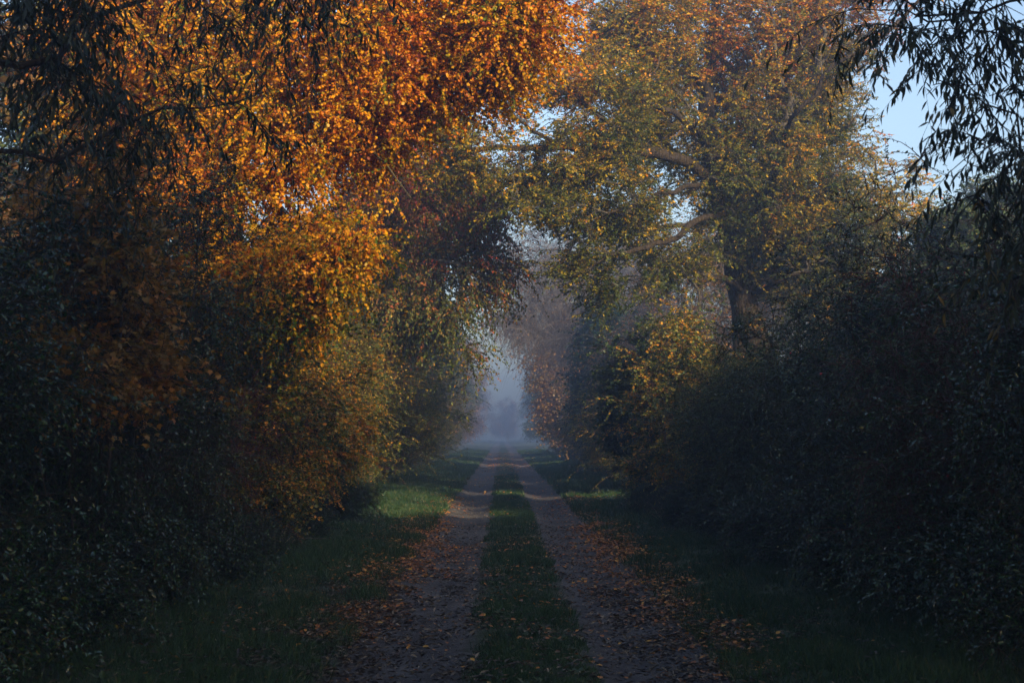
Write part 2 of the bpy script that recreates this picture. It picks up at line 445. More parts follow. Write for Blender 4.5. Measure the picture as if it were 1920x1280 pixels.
xs = np.concatenate([[-230, -150, -90, -50, -30, -18, -12, -9, -7], np.arange(-5.5, 5.6, .1), [7, 9, 12, 18, 30, 50, 90, 150, 230]])
ys = np.concatenate([[-48, -30, -15, -8, -4], np.arange(0, 60, .25), np.arange(60, 140, 1.), np.arange(140, 421, 8.)])
g = grid('ground', xs, ys, lambda x, y: gz(x, y), soil_mat()); g['kind'] = 'structure'
txs = np.arange(-1.35, 1.76, .1); tys = np.concatenate([np.arange(-30, 0, 1.), np.arange(0, 60, .25), np.arange(60, 140, 1.), np.arange(140, 401, 8.)])
tr_o = grid('track', txs, tys, lambda x, y: gz(x, y) + .012, track_mat(),
            edge=lambda X, Y: X + np.where(np.abs(X - XC) > 1.4, (vnoise(Y * 1.7, X) - .5) * .35, 0))
tr_o['kind'] = 'structure'

# ================================================================== GRASS
def grass_mat(name, stops):
    return leaf_mat(name, stops, .25, .5, .3)
M['grass'] = grass_mat('grass_blade', [(0, (.012, .034, .012)), (.5, (.026, .066, .020)), (.85, (.05, .085, .026)), (1, (.15, .12, .05))])
M['dry'] = leaf_mat('dry_grass_blade', [(0, (.16, .12, .07)), (1, (.34, .27, .17))], .25, .6, .2)

def grass_patch(name, xlo, xhi, label_none, dens, hmul, seed, y0=7.5, y1=140):
    r = np.random.default_rng(seed)
    X = []; Y = []
    for a, b, dn, sc in ((y0, 14, 1.0, 1.0), (14, 22, .62, 1.3), (22, 36, .30, 1.9), (36, min(y1, 75), .12, 3.0), (75, max(y1, 75), .06, 4.0)):
        n = int((xhi - xlo) * (b - a) * dens * dn)
        X.append(r.uniform(xlo, xhi, n)); Y.append(r.uniform(a, b, n))
    X = np.concatenate(X); Y = np.concatenate(Y)
    clump = vnoise(X * 5, Y * 4); big = vnoise(X * 1.1 + 5, Y * .7)
    wob = .22 * (vnoise(Y * .9 + 3, X * .2 + xlo) - .5) + .12 * (vnoise(Y * 3.1, X * .3) - .5)
    e = np.minimum(X - xlo + wob, xhi - X + wob) / .22
    keep = (r.random(len(X)) < np.clip(.1 + clump * .8 + (big - .35) * .9, .03, 1)) & (r.random(len(X)) < np.clip(e + (clump - .5), .0, 1))
    X, Y, clump, big = X[keep], Y[keep], clump[keep], big[keep]
    n = len(X); wsc = np.interp(Y, [8, 14, 22, 36, 75, 140], [1, 1.2, 1.8, 2.8, 5, 9])
    h = hmul * (.35 + .6 * clump + 1.0 * np.clip(vnoise(X * 2.3 + 7, Y * 1.6) - .35, 0, 1) * 2) * (.6 + .7 * r.random(n))
    ax = np.stack([r.normal(size=n) * .42, r.normal(size=n) * .42, np.ones(n)], 1)
    nm = np.stack([r.normal(size=n), r.normal(size=n), np.zeros(n)], 1)
    pos = np.stack([X, Y, gz(X, Y) + .005], 1)
    tone = .42 + .35 * (r.random(n) - .5) + .5 * (big - .5)
    tone = np.where(r.random(n) < .04, 1.0, tone)
    o = scatter(name, 'blade', pos, ax, nm, h, np.clip(tone, 0, 1), M['grass'], wid=wsc * .085 / np.maximum(h, .03))
    o['kind'] = 'stuff'; return o
o = grass_patch('verge_grass', -3.6, -1.12, None, 4200, .085, 11); o['label'] = 'green grass verge between the left rut and hedge'; o['category'] = 'grass'
o = grass_patch('verge_grass', 1.5, 4.0, None, 4200, .085, 12); o['label'] = 'dark green grass verge between the right rut and hedge'; o['category'] = 'grass'
o = grass_patch('middle_strip_grass', XC - .46, XC + .46, None, 6500, .062, 13, y1=56); o['label'] = 'low grass strip growing between the two wheel ruts'; o['category'] = 'grass'

rw = np.random.default_rng(44); cx_ = np.concatenate([rw.uniform(-3.3, -1.3, 150), rw.uniform(1.7, 3.7, 150), rw.uniform(-.15, .55, 60)]); cy_ = 7.5 + 24 * rw.random(360) ** 1.3
m_ = 11; a_ = rw.random(360 * m_) * 6.283; X_ = np.repeat(cx_, m_); Y_ = np.repeat(cy_, m_)
o = scatter('verge_weeds', 'oval', np.stack([X_ + np.cos(a_) * .02, Y_ + np.sin(a_) * .02, gz(X_, Y_) + .015], 1), np.stack([np.cos(a_), np.sin(a_), .35 + .6 * rw.random(len(a_))], 1), np.tile([0., 0, 1], (len(a_), 1)),
            .035 + .05 * rw.random(len(a_)), .3 + .5 * rw.random(len(a_)), M['green']); o['kind'] = 'stuff'; o['label'] = 'low broad leaved weeds scattered through the grass'; o['category'] = 'weeds'

# ================================================================== FALLEN LEAVES
def litter(name, parts, tpl, size, mat, seed, lw=1.0, tone=(.5, .5)):
    r = np.random.default_rng(seed); X = []; Y = []
    for (x, y, sx, sy, n) in parts:
        X.append(r.normal(x, sx, n)); Y.append(r.uniform(y - sy, y + sy, n))
    X = np.concatenate(X); Y = np.concatenate(Y)
    k = (r.random(len(X)) < np.clip(1.5 * vnoise(X * 4.1, Y * 2.7) - .1, .12, 1)) & (Y > 6.5); X, Y = X[k], Y[k]
    n = len(X)
    a = r.random(n) * 6.283
    ax = np.stack([np.cos(a), np.sin(a), r.normal(size=n) * .22], 1)
    nm = np.stack([r.normal(size=n) * .3, r.normal(size=n) * .3, np.ones(n)], 1)
    grs = ((X < -1.15) | (X > 1.55) | (np.abs(X - XC) < .4)) * .03
    pos = np.stack([X, Y, gz(X, Y) + .016 + r.random(n) * (.012 + grs)], 1)
    sz = size * (.55 + .7 * r.random(n)) * np.interp(Y, [10, 30, 70], [1, 1.15, 1.7])
    t = tone[0] + tone[1] * (r.random(n) - .5)
    o = scatter(name, tpl, pos, ax, nm, sz, np.clip(t, 0, 1), mat, wid=np.full(n, lw) * (.7 + .5 * r.random(n)))
    o['kind'] = 'stuff'; return o
M['litter'] = leaf_mat('fallen_leaf', [(0, (.05, .03, .018)), (.3, (.14, .055, .018)), (.6, (.38, .12, .014)), (.85, (.50, .20, .02)), (1, (.45, .30, .05))], .1, .5, .4)
M['litterdark'] = leaf_mat('fallen_willow_leaf', [(0, (.016, .012, .009)), (.55, (.055, .038, .026)), (.85, (.14, .10, .06)), (1, (.32, .25, .16))], .05, .5, .45)
o = litter('fallen_leaves', [(-1.30, 19, .22, 8.0, 8200), (-.85, 19, .35, 2.5, 1500), (-1.9, 18, .4, 8, 1000), (1.62, 17.5, .22, 8, 7200), (1.3, 17.5, .3, 4.5, 1300),
     (.2, 16, .35, 6, 700), (.3, 40, 1.2, 16, 1800), (.2, 70, 1.3, 10, 1500), (.2, 105, 1.3, 24, 2200), (0, 12, 1.6, 5, 700), (1.7, 28, .4, 8, 2600), (-1.3, 30, .25, 7, 1500)], 'curl', .042, M['litter'], 21, tone=(.55, .8))
o['label'] = 'orange fallen leaves drifted along both edges of the ruts'; o['category'] = 'fallen leaves'
o = litter('fallen_leaves', [(-1.3, 11, .3, 4.2, 9000), (-.75, 12, .4, 5, 1700), (-.35, 12, .2, 5, 1100), (1.4, 11, .28, 4.2, 8000), (.9, 12, .4, 5, 1600), (-2.2, 10, .6, 3, 1500), (2.2, 10, .6, 3, 1200), (.2, 10, .3, 3, 700), (-.9, 20, .4, 6, 2000), (1.1, 20, .4, 6, 2000)],
     'curl', .06, M['litterdark'], 22, lw=.36, tone=(.5, .95))
o['label'] = 'dark narrow curled leaves littering the near end of the ruts'; o['category'] = 'fallen leaves'

rp = np.random.default_rng(33); n_ = 9000
X_ = rp.uniform(-1.2, 1.6, n_); Y_ = 7.5 + 26 * rp.random(n_) ** 1.4
k_ = (np.abs(np.abs(X_ - XC) - .87) < .42) | (rp.random(n_) < .25); X_, Y_ = X_[k_], Y_[k_]; n_ = len(X_)
sz_ = .008 + .022 * rp.random(n_) ** 3
o = scatter('gravel', 'berry', np.stack([X_, Y_, gz(X_, Y_) + .006], 1), np.stack([rp.normal(size=n_) * .3, rp.normal(size=n_) * .3, np.ones(n_)], 1), rp.normal(size=(n_, 3)), sz_, rp.random(n_),
            leaf_mat('pebble', [(0, (.05, .045, .04)), (1, (.22, .20, .18))], 0, .8, .3), wid=1.2 + rp.random(n_)); o['kind'] = 'stuff'; o['label'] = 'loose pebbles scattered in the wheel ruts'; o['category'] = 'gravel'

# ================================================================== TREES
def world_limb(pts): return [P(*p) for p in pts]

# ---- orange lime, left
def build_lime():
    bx, by = -3.85, 19.0
    root = thing('lime_tree', 'tall tree with glowing orange leaves arching over the left side of the track', 'tree', base(bx, by))
    trunk = [base(bx, by), (-3.9, 19, 2.2), (-3.75, 19, 4.2), P(432, 190, 19), P(436, 60, 19), P(460, -120, 19.2), P(480, -420, 19.5)]
    limbs = [trunk,
             [P(434, 160, 19), P(405, 100, 18.6), P(340, 30, 18), P(240, -50, 17.5)],
             [P(434, 130, 19), P(385, 115, 19.4), P(330, 100, 20), P(230, 60, 20.5)],
             [P(436, 60, 19), P(520, -40, 18.4), P(680, -70, 17.4), P(860, -40, 16.6), P(1010, 40, 16.2)],
             [P(433, 200, 19), P(500, 180, 18), P(590, 210, 17), P(680, 290, 16.4), P(740, 360, 16)],
             [P(434, 290, 19), P(480, 330, 17.8), P(540, 420, 16.8), P(600, 500, 16.4)],
             [P(434, 100, 19), P(560, 20, 18), P(700, 50, 17), P(800, 140, 16.5)],
             [P(430, 330, 19), P(370, 360, 18), P(320, 430, 17.5)],
             [P(470, -150, 19), P(600, -260, 18), P(760, -260, 17)]]
    bl = [pblob(400, 90, 18.5, 300, 200, 2.6, .8), pblob(860, 40, 16.6, 190, 120, 1.6, 1.5), pblob(700, 130, 16.8, 160, 140, 1.6, 1.2),
          pblob(660, 270, 16.6, 110, 120, 1.3, 1.25), pblob(570, 400, 16.6, 150, 150, 1.6, 1.5), pblob(545, 560, 16.6, 110, 120, 1.2, 1.5),
          pblob(400, 430, 17.2, 170, 220, 1.7, 1.1), pblob(300, 300, 18, 170, 230, 2), pblob(500, -230, 19, 420, 260, 3.4, .5), pblob(840, -110, 17, 240, 110, 2, .8),
          pblob(610, 440, 16, 110, 110, .8, 1.2), pblob(960, 30, 16.2, 110, 80, 1.0, 1.2), pblob(760, 190, 16.6, 110, 90, 1.2, 1.3), pblob(620, 60, 17.4, 170, 130, 1.6, 1.0), pblob(520, 250, 17, 150, 150, 1.5, 1.2), pblob(850, 130, 16.4, 120, 70, 1, 1.3), pblob(180, 100, 18, 160, 200, 2, .3)]
    cl = blob_points(bl, 2300, np.random.default_rng(5), .5, .33, 1.3)
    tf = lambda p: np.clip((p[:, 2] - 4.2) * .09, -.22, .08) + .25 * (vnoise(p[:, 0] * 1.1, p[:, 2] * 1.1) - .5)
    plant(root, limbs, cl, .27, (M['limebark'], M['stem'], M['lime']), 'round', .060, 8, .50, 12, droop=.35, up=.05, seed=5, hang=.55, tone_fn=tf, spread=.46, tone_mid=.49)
build_lime()

# ---- oak, right
def build_oak():
    bx, by = 5.75, 32.0
    root = thing('oak_tree', 'big oak with yellow green leaves and leaning trunk beside the right hedge', 'tree', base(bx, by))
    D_ = 32
    trunk = [base(bx + .15, by), P(1438, 700, D_), P(1410, 615, D_), P(1392, 545, D_), P(1378, 460, 31.5), P(1346, 335, 30.5), P(1337, 269, 30.3), P(1330, 180, 31.8), P(1345, 60, 33), P(1360, -120, 33)]
    limbs = [trunk,
             [P(1392, 470, D_), P(1440, 380, 31), P(1478, 249, 29.8), P(1495, 208, 29), P(1535, 161, 28.8), P(1572, 114, 28.6), P(1633, 74, 28.5), P(1697, 13, 28.5), P(1760, -60, 28.5)],
             [P(1350, 335, 30.5), P(1278, 296, 29.3), P(1228, 284, 28.6), P(1150, 292, 28), P(1077, 282, 27.4), P(1010, 249, 26.8), P(952, 215, 26.3), P(875, 178, 26)],
             [P(1337, 269, 30.2), P(1314, 242, 29.2), P(1278, 218, 28.6), P(1191, 171, 27.8), P(1104, 114, 27), P(1010, 60, 26.5)],
             [P(1228, 284, 28.6), P(1180, 250, 28), P(1127, 218, 27.4), P(1067, 171, 26.8), P(1013, 158, 26.3), P(930, 120, 26)],
             [P(1077, 282, 27.4), P(1020, 272, 26.9), P(926, 277, 26.2), P(850, 292, 25.8)],
             [P(1370, 400, 31), P(1310, 405, 29.5), P(1261, 443, 28.6), P(1218, 447, 28.2), P(1177, 470, 27.8), P(1127, 482, 27.5), P(1060, 520, 27)],
             [P(1332, 170, 31.8), P(1290, 90, 30), P(1200, 20, 29), P(1110, -40, 28)],
             [P(1395, 480, D_), P(1500, 420, 32), P(1590, 380, 32), P(1660, 350, 32)],
             [P(1360, 370, 31), P(1300, 350, 29.5), P(1240, 360, 28), P(1150, 385, 27)],
             [P(1400, 555, D_), P(1350, 520, 31), P(1300, 530, 30.5)],
             [P(1402, 560, D_), P(1460, 520, 31), P(1520, 500, 30.5)]]
    w = 1
    bl = [pblob(1340, 110, 31.5, 230, 170, 3.5, 1.1), pblob(1340, 300, 31, 190, 130, 2.2, 1.0), pblob(1480, 330, 32, 170, 200, 3, 1.0), pblob(1180, 60, 29, 150, 100, 2, 1.1),
          pblob(1550, 90, 31.5, 120, 110, 2, .8), pblob(1080, 330, 27.5, 150, 70, 1.6, 1.2), pblob(900, 250, 26, 110, 60, 1.3, 1.0), pblob(1010, 140, 26.5, 130, 50, 1.2, 1.1), pblob(960, 240, 26.3, 110, 55, 1.1, 1.0), pblob(860, 215, 26, 80, 40, .9, .9), pblob(1130, 260, 28, 110, 60, 1.4, .9), pblob(1120, 150, 27.5, 120, 60, 1.4, 1.2), pblob(1000, 340, 27, 90, 50, 1.2, 1.0), pblob(890, 300, 26, 70, 40, .9, 1.0), pblob(1085, 480, 28, 95, 50, 1.1, 2.0), pblob(985, 370, 26.9, 100, 50, 1.1, 1.7), pblob(1140, 550, 28.6, 70, 40, .9, 1.2), pblob(1180, 420, 28.6, 100, 60, 1.3, 1.5), pblob(1050, 400, 27.5, 90, 50, 1.1, 1.2), pblob(1040, 215, 26.8, 100, 40, 1.1, .7),
          pblob(1100, 430, 28, 110, 60, 1.3, 1.0), pblob(1060, 500, 28, 80, 50, 1, 1.0), pblob(1180, 530, 29, 80, 50, 1, .6), pblob(1270, 490, 30.5, 120, 70, 1.5, .9),
          pblob(1500, 480, 32, 140, 90, 2, .9), pblob(1390, 400, 31.5, 120, 80, 1.2, .7), pblob(1640, 390, 32, 120, 100, 2, .5), pblob(1320, -180, 32, 330, 200, 4.5, .6), pblob(1620, -60, 31, 160, 120, 2.4, .7),
          pblob(1230, 220, 29.5, 130, 70, 1.5, .8), pblob(890, 320, 26.3, 80, 50, 1, .7), pblob(1250, 620, 30, 90, 50, 1, .45), pblob(1560, 260, 31.5, 80, 110, 1.5, .7)]
    cl = blob_points(bl, 4000, np.random.default_rng(8), .5, .39, 1.1)
    tf = lambda p: np.clip((p[:, 2] - 7.8) * .085, -.30, .22) + .4 * (vnoise(p[:, 0] * .8 + 3, p[:, 2] * .8 + p[:, 1] * .3) - .5)  # gold above, green below; crown self-shading is also put into the lower tone
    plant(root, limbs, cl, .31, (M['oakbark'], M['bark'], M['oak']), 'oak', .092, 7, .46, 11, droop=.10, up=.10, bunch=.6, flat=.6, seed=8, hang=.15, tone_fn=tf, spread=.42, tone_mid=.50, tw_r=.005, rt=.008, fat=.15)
    # second stem of the pair behind it
    root = thing('oak_tree', 'dark second oak trunk standing just behind and left of the big leaning oak', 'tree', base(5.35, 33.5))
    t2 = [base(5.35, 33.5), P(1390, 690, 33.5), P(1388, 560, 33.5), P(1400, 400, 33.6), P(1450, 250, 34), P(1480, 0, 34.5)]
    l2 = [t2, [P(1400, 400, 33.6), P(1330, 330, 34.5), P(1240, 250, 35)], [P(1440, 270, 34), P(1530, 180, 35), P(1600, 100, 36)]]
    bl = [pblob(1450, 120, 35, 190, 240, 3, 1), pblob(1230, 230, 35, 110, 120, 2, .7), pblob(1560, 380, 35, 150, 150, 2, .9)]
    cl = blob_points(bl, 420, np.random.default_rng(9))
    plant(root, l2, cl, .19, (M['oakbark'], M['bark'], M['oak']), 'oak', .12, 7, .7, 9, droop=.12, up=.1, seed=9, hang=.15, spread=.4, tone_mid=.40, tw_r=.005)
build_oak()

# ---- generic tree at its base, canopy given relative to the base
def tree_proto(name, label, x, y, h, rx, mats, tpl, leaf, ncl, seed, tone_mid=.5, spread=.4, clear=.25, R0=.2, leaves=9, twigs=7, tl=.6, droop=.2, hang=.2, bare=0, lean=(0, 0), group=None, ry=None, up=.15, tw_r=.004, lobes=9, low=1.0):
    r = np.random.default_rng(seed); b = np.array(base(x, y)); ry = ry or rx
    root = thing(name, label, 'tree', b, group)
    lx, ly = lean
    trunk = [b, b + (lx * .2, ly * .2, h * .25), b + (lx * .5 + r.normal() * .15, ly * .5, h * .5), b + (lx * .8, ly * .8, h * .75), b + (lx, ly, h * .93)]
    limbs = [trunk]; bl = []
    for k in range(lobes):
        a = k * 2.4 + r.random(); f = r.uniform(clear, .9)
        wd = math.sin(min(1, (1.05 - f) / .75) * 1.57)
        rr = .62 * wd
        s = b + np.array([lx * f * .8, ly * f * .8, h * (f * .8)])
        e = b + np.array([lx * f + math.cos(a) * rx * rr, ly * f + math.sin(a) * ry * rr, h * f])
        if k < 6: limbs.append([s, (s + e) / 2 + (0, 0, .06 * h), e])
        bl.append((*e, rx * .48, ry * .48, h * .14, 1))
    bl.append((*(b + (lx, ly, h * .82)), rx * .5, ry * .5, h * .17, 1)); bl.append((*(b + (lx * .5, ly * .5, h * .5)), rx * .6, ry * .6, h * .25, low))
    cl = blob_points(bl, ncl, r)
    cl[:, 2] = np.maximum(cl[:, 2], b[2] + .4)
    plant(root, limbs, cl, R0, mats, tpl, leaf, twigs, tl, leaves, droop=droop, seed=seed, hang=hang, tone_mid=tone_mid, spread=spread, bare=bare, up=up, tw_r=tw_r)
    return root

# cherry with red leaves, left middle distance
def build_cherry():
    root = thing('cherry_tree', 'cherry tree with dull red and green leaves behind the orange tree', 'tree', base(-2.95, 31))
    D_ = 31
    limbs = [[base(-2.95, D_), P(684, 620, D_), P(688, 520, D_), P(690, 400, D_), P(700, 250, D_)],
             [P(689, 500, D_), P(740, 500, 30), P(790, 494, 29.3), P(850, 500, 29), P(920, 540, 29)],
             [P(690, 430, D_), P(760, 380, 30.5), P(850, 360, 30), P(920, 400, 30)],
             [P(687, 540, D_), P(740, 560, 30), P(820, 610, 29), P(900, 680, 28.5)],
             [P(692, 350, D_), P(760, 300, 31), P(820, 250, 31)]]
    bl = [pblob(720, 380, 31, 130, 110, 2, 1), pblob(820, 400, 30, 130, 90, 1.6, 1), pblob(800, 520, 29.5, 140, 90, 1.5, 1.2), pblob(900, 500, 29.5, 90, 50, 1, .6), pblob(830, 600, 29, 80, 60, 1, .8),
          pblob(740, 610, 30, 110, 80, 1.4, 1.1), pblob(880, 670, 28.5, 50, 22, .5, .3), pblob(760, 270, 31.5, 110, 90, 1.6, .8), pblob(880, 400, 30, 80, 60, 1.2, 1.0), pblob(850, 330, 30.5, 90, 50, 1.2, .9)]
    cl = blob_points(bl, 860, np.random.default_rng(14))
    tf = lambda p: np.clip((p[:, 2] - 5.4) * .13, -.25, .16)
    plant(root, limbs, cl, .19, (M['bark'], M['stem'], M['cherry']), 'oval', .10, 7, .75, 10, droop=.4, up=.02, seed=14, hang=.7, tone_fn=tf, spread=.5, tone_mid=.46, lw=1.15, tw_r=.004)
build_cherry()

# ================================================================== SHRUBS
def shrub(name, label, x, y, rx, ry, h, mats, tpl, leaf, ncl, seed, tone_mid=.5, spread=.45, twigs=7, tl=.38, leaves=10, hang=.15, droop=.2,
          stems=7, bare=0, berries=0, cat='shrub', group=None, lw=1.0, tone_fn=None, bottom=.12, tw_r=.0034):
    r = np.random.default_rng(seed); b = np.array(base(x, y))
    root = thing(name, label, cat, b, group)
    limbs = [[b, b + (0.02, 0, h * .3), b + (.05, .05, h * .72)]]
    for k in range(stems):
        a = 6.283 * k / stems + r.random() * .5
        e = b + np.array([math.cos(a) * rx * .6, math.sin(a) * ry * .6, h * r.uniform(.55, .9)])
        limbs.append([b + (0, 0, .05), b + (math.cos(a) * rx * .22, math.sin(a) * ry * .22, h * .3), e])
    bl = [(b[0], b[1], b[2] + h * .52, rx * .92, ry * .92, h * .44, 2.2)]
    for k in range(8):
        a = r.random() * 6.283; f = r.uniform(.18, .88); q = .62 * math.sqrt(max(.1, 1 - (f - .45) ** 2 * 2.2))
        bl.append((b[0] + math.cos(a) * rx * q, b[1] + math.sin(a) * ry * q, b[2] + h * f, rx * .36, ry * .36, h * .15, 1.2))
    cl = blob_points(bl, ncl, r, .42, .44, 1.5)
    ns = int(ncl * .17)
    dd = nrm(r.normal(size=(ns, 3)) * (1, 1, .7) + (0, 0, .55)); ff = (1.0 + .5 * r.random(ns) ** 1.8)[:, None]
    cl[:ns] = (b + (0, 0, h * .5)) + dd * ff * (rx * .95, ry * .95, h * .5)
    cl[:, 2] = np.where(cl[:, 2] < b[2] + bottom, b[2] + bottom + .25 * r.random(ncl), cl[:, 2])
    plant(root, limbs, cl, .035, mats, tpl, leaf, twigs, tl, leaves, droop=droop, seed=seed, hang=hang, tone_mid=tone_mid, spread=spread, bare=bare,
          limb_parts=False, rt=.003, step=.25, berries=berries, lw=lw, tone_fn=tone_fn, crown='foliage', tw_r=tw_r, start_frac=.0)
    return root

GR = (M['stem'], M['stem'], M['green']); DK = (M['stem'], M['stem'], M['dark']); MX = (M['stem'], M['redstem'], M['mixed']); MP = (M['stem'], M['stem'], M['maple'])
# left hedge, near to far
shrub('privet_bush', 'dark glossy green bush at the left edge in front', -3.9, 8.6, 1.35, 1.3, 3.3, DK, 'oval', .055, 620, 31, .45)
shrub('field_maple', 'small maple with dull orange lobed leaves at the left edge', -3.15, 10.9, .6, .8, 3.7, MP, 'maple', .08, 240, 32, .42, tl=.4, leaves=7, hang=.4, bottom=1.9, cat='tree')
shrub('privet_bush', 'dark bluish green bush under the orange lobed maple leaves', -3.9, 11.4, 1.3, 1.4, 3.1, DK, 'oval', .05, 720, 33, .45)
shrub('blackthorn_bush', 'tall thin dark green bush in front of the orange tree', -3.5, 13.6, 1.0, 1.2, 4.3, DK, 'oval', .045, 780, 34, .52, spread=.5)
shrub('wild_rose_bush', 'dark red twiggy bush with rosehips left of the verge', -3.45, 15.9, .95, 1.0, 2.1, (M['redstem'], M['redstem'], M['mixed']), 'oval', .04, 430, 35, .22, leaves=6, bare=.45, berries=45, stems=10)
shrub('dogwood_bush', 'leafy yellow and green bush with small leaves under the orange tree', -3.35, 18.6, 1.05, 1.6, 3.0, MX, 'round', .06, 800, 36, .50, spread=.6, hang=.4)
shrub('hazel_bush', 'yellow orange bush with arching stems over the left verge', -3.3, 21.8, 1.05, 1.5, 2.9, MX, 'round', .065, 760, 37, .62, spread=.6, hang=.4)
shrub('spindle_bush', 'olive green bush with orange flecks behind the arching stems', -3.4, 25.4, 1.3, 1.9, 3.9, MX, 'oval', .065, 800, 38, .40, spread=.55)
h_l = shrub('hawthorn_bush', 'tall dense green bush with a few orange leaves under the red cherry', -3.35, 29.8, 1.35, 2.2, 4.4, MX, 'oval', .07, 900, 39, .33, spread=.5)
# right hedge, near to far
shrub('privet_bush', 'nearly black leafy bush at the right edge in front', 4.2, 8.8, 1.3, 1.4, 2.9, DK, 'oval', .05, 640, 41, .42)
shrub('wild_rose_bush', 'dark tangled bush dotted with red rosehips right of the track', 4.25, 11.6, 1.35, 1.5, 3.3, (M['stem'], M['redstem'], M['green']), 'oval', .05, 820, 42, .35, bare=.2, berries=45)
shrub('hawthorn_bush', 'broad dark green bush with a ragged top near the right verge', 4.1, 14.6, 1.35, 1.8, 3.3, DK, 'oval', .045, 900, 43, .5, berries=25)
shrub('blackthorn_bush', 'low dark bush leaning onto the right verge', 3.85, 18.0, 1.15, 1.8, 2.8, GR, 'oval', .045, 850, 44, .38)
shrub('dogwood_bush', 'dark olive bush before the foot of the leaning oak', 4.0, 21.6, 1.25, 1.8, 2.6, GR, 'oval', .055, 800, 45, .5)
shrub('elder_bush', 'green and yellow bush with drooping sprays in front of the oak trunk', 4.15, 25.0, 1.2, 1.5, 2.9, MX, 'oval', .075, 620, 46, .40, spread=.55, hang=.4)
shrub('hazel_bush', 'bright orange and green bush left of the oak trunk', 3.5, 28.4, 1.0, 1.6, 3.5, MX, 'round', .07, 720, 47, .46, spread=.6, hang=.3)
shrub('maple_bush', 'dark green broad leaved sapling leaning out over the orange bush', 2.95, 31.6, .75, .9, 3.9, GR, 'maple', .13, 200, 48, .45, leaves=8, cat='sapling', bottom=1.4)

# low brambles along the hedge feet
bram = None
for i, (x, y, s_) in enumerate([(-3.4, 8.4, .9), (-3.3, 10.0, .9), (-3.25, 12.3, .9), (-3.1, 14.4, .8), (-3.0, 17.2, .6), (-3.0, 20.2, .7), (-3.0, 23.8, .8), (-3.05, 27.5, .8),
                                (3.75, 9.4, 1.0), (3.6, 11.2, .9), (3.6, 13.4, 1.0), (3.5, 16.4, .9), (3.35, 20.0, .8), (3.3, 23.3, .8), (3.1, 27.0, .7)]):
    lb = 'low dark bramble mound at the foot of the left hedge' if x < 0 else 'low dark bramble mound at the foot of the right hedge'
    gp_ = 'brambles along the left hedge foot' if x < 0 else 'brambles along the right hedge foot'
    if bram is None:
        bram = shrub('bramble_bush', lb, x, y, .75, 1.0, .95, DK, 'oval', .055, 330, 71, .42, group=gp_, bottom=.03, tl=.3, stems=9)
    else:
        dup(bram, base(x, y), i * 1.9, s_, lb, gp_)

for i, (x, y, sc_) in enumerate([(-5.7, 9.6, (1.6, 1.6, 3.2)), (-5.8, 12.4, (1.8, 1.6, 3.4)), (-5.7, 15.4, (1.7, 1.6, 3.4)), (-5.6, 18.6, (1.6, 1.6, 3.0))]):
    dup(bram, base(x, y), i * 2.3, sc_, 'dark bush filling the gaps at the back of the left hedge', 'dark bushes behind the left hedge')
for i, y in enumerate(range(36, 124, 8)):
    dup(bram, base(-4.15 - .008 * y, y), math.pi * (i % 2), (1.1, 4.2, 1.3), 'misty bramble bank along the foot of the far left hedge', 'misty brambles along the far left hedge foot')
    dup(bram, base(4.3 + .008 * y, y + 3), math.pi * (i % 2), (1.1, 4.2, 1.3), 'misty bramble bank along the foot of the far right hedge', 'misty brambles along the far right hedge foot')

# ---- trees and shrubs beyond, fading into the mist
BT = (M['greystem'], M['greystem'], M['rust'])
h_d = shrub('holly_bush', 'dark blue green bush standing out against the mist right of the track', 3.9, 52, 1.25, 2.2, 6.0, DK, 'oval', .11, 900, 51, .25, tl=.6, tw_r=.006)
def build_bare():
    root = thing('bare_tree', 'nearly bare grey tree arching over the track from the right', 'tree', base(5.2, 62))
    D_ = 62
    limbs = [[base(5.2, D_), P(1150, 740, D_), P(1130, 650, D_), P(1110, 610, D_)],
             [P(1112, 615, D_), P(1080, 555, D_), P(1050, 525, D_), P(1000, 510, D_), P(950, 545, D_)],
             [P(1112, 615, D_), P(1100, 560, D_), P(1080, 500, D_), P(1060, 450, D_)],
             [P(1120, 630, D_), P(1150, 560, D_), P(1160, 480, D_), P(1180, 410, D_)],
             [P(1130, 650, D_), P(1190, 590, D_), P(1230, 520, D_), P(1250, 450, D_)]]
    bl = [pblob(1010, 560, D_, 90, 70, 2, 1), pblob(1090, 520, D_, 90, 90, 2, 1), pblob(1180, 500, D_, 90, 100, 2, 1), pblob(960, 600, D_, 50, 50, 1.5, .6), pblob(1010, 470, D_, 100, 70, 2, 1), pblob(950, 500, D_, 70, 60, 2, .9), pblob(1110, 420, D_, 100, 60, 2, .8), pblob(1050, 620, D_, 100, 60, 2, .8)]
    cl = blob_points(bl, 680, np.random.default_rng(52), .5, .3)
    return plant(root, limbs, cl, .15, BT, 'oval', .09, 9, 1.4, 4, droop=.55, seed=52, hang=.3, tone_mid=.5, spread=.4, bare=.82, tw_r=.007, up=.15) or root
bare1 = build_bare()
rust1 = tree_proto('rusty_tree', 'slender tree with thin pinkish red leaves left of the oak trunk', 5.6, 44, 8.5, 2.8, BT, 'oval', .10, 640, 53, .55, clear=.35, R0=.13, leaves=5, twigs=8, tl=.95, droop=.1, bare=.35, up=.3, tw_r=.006)
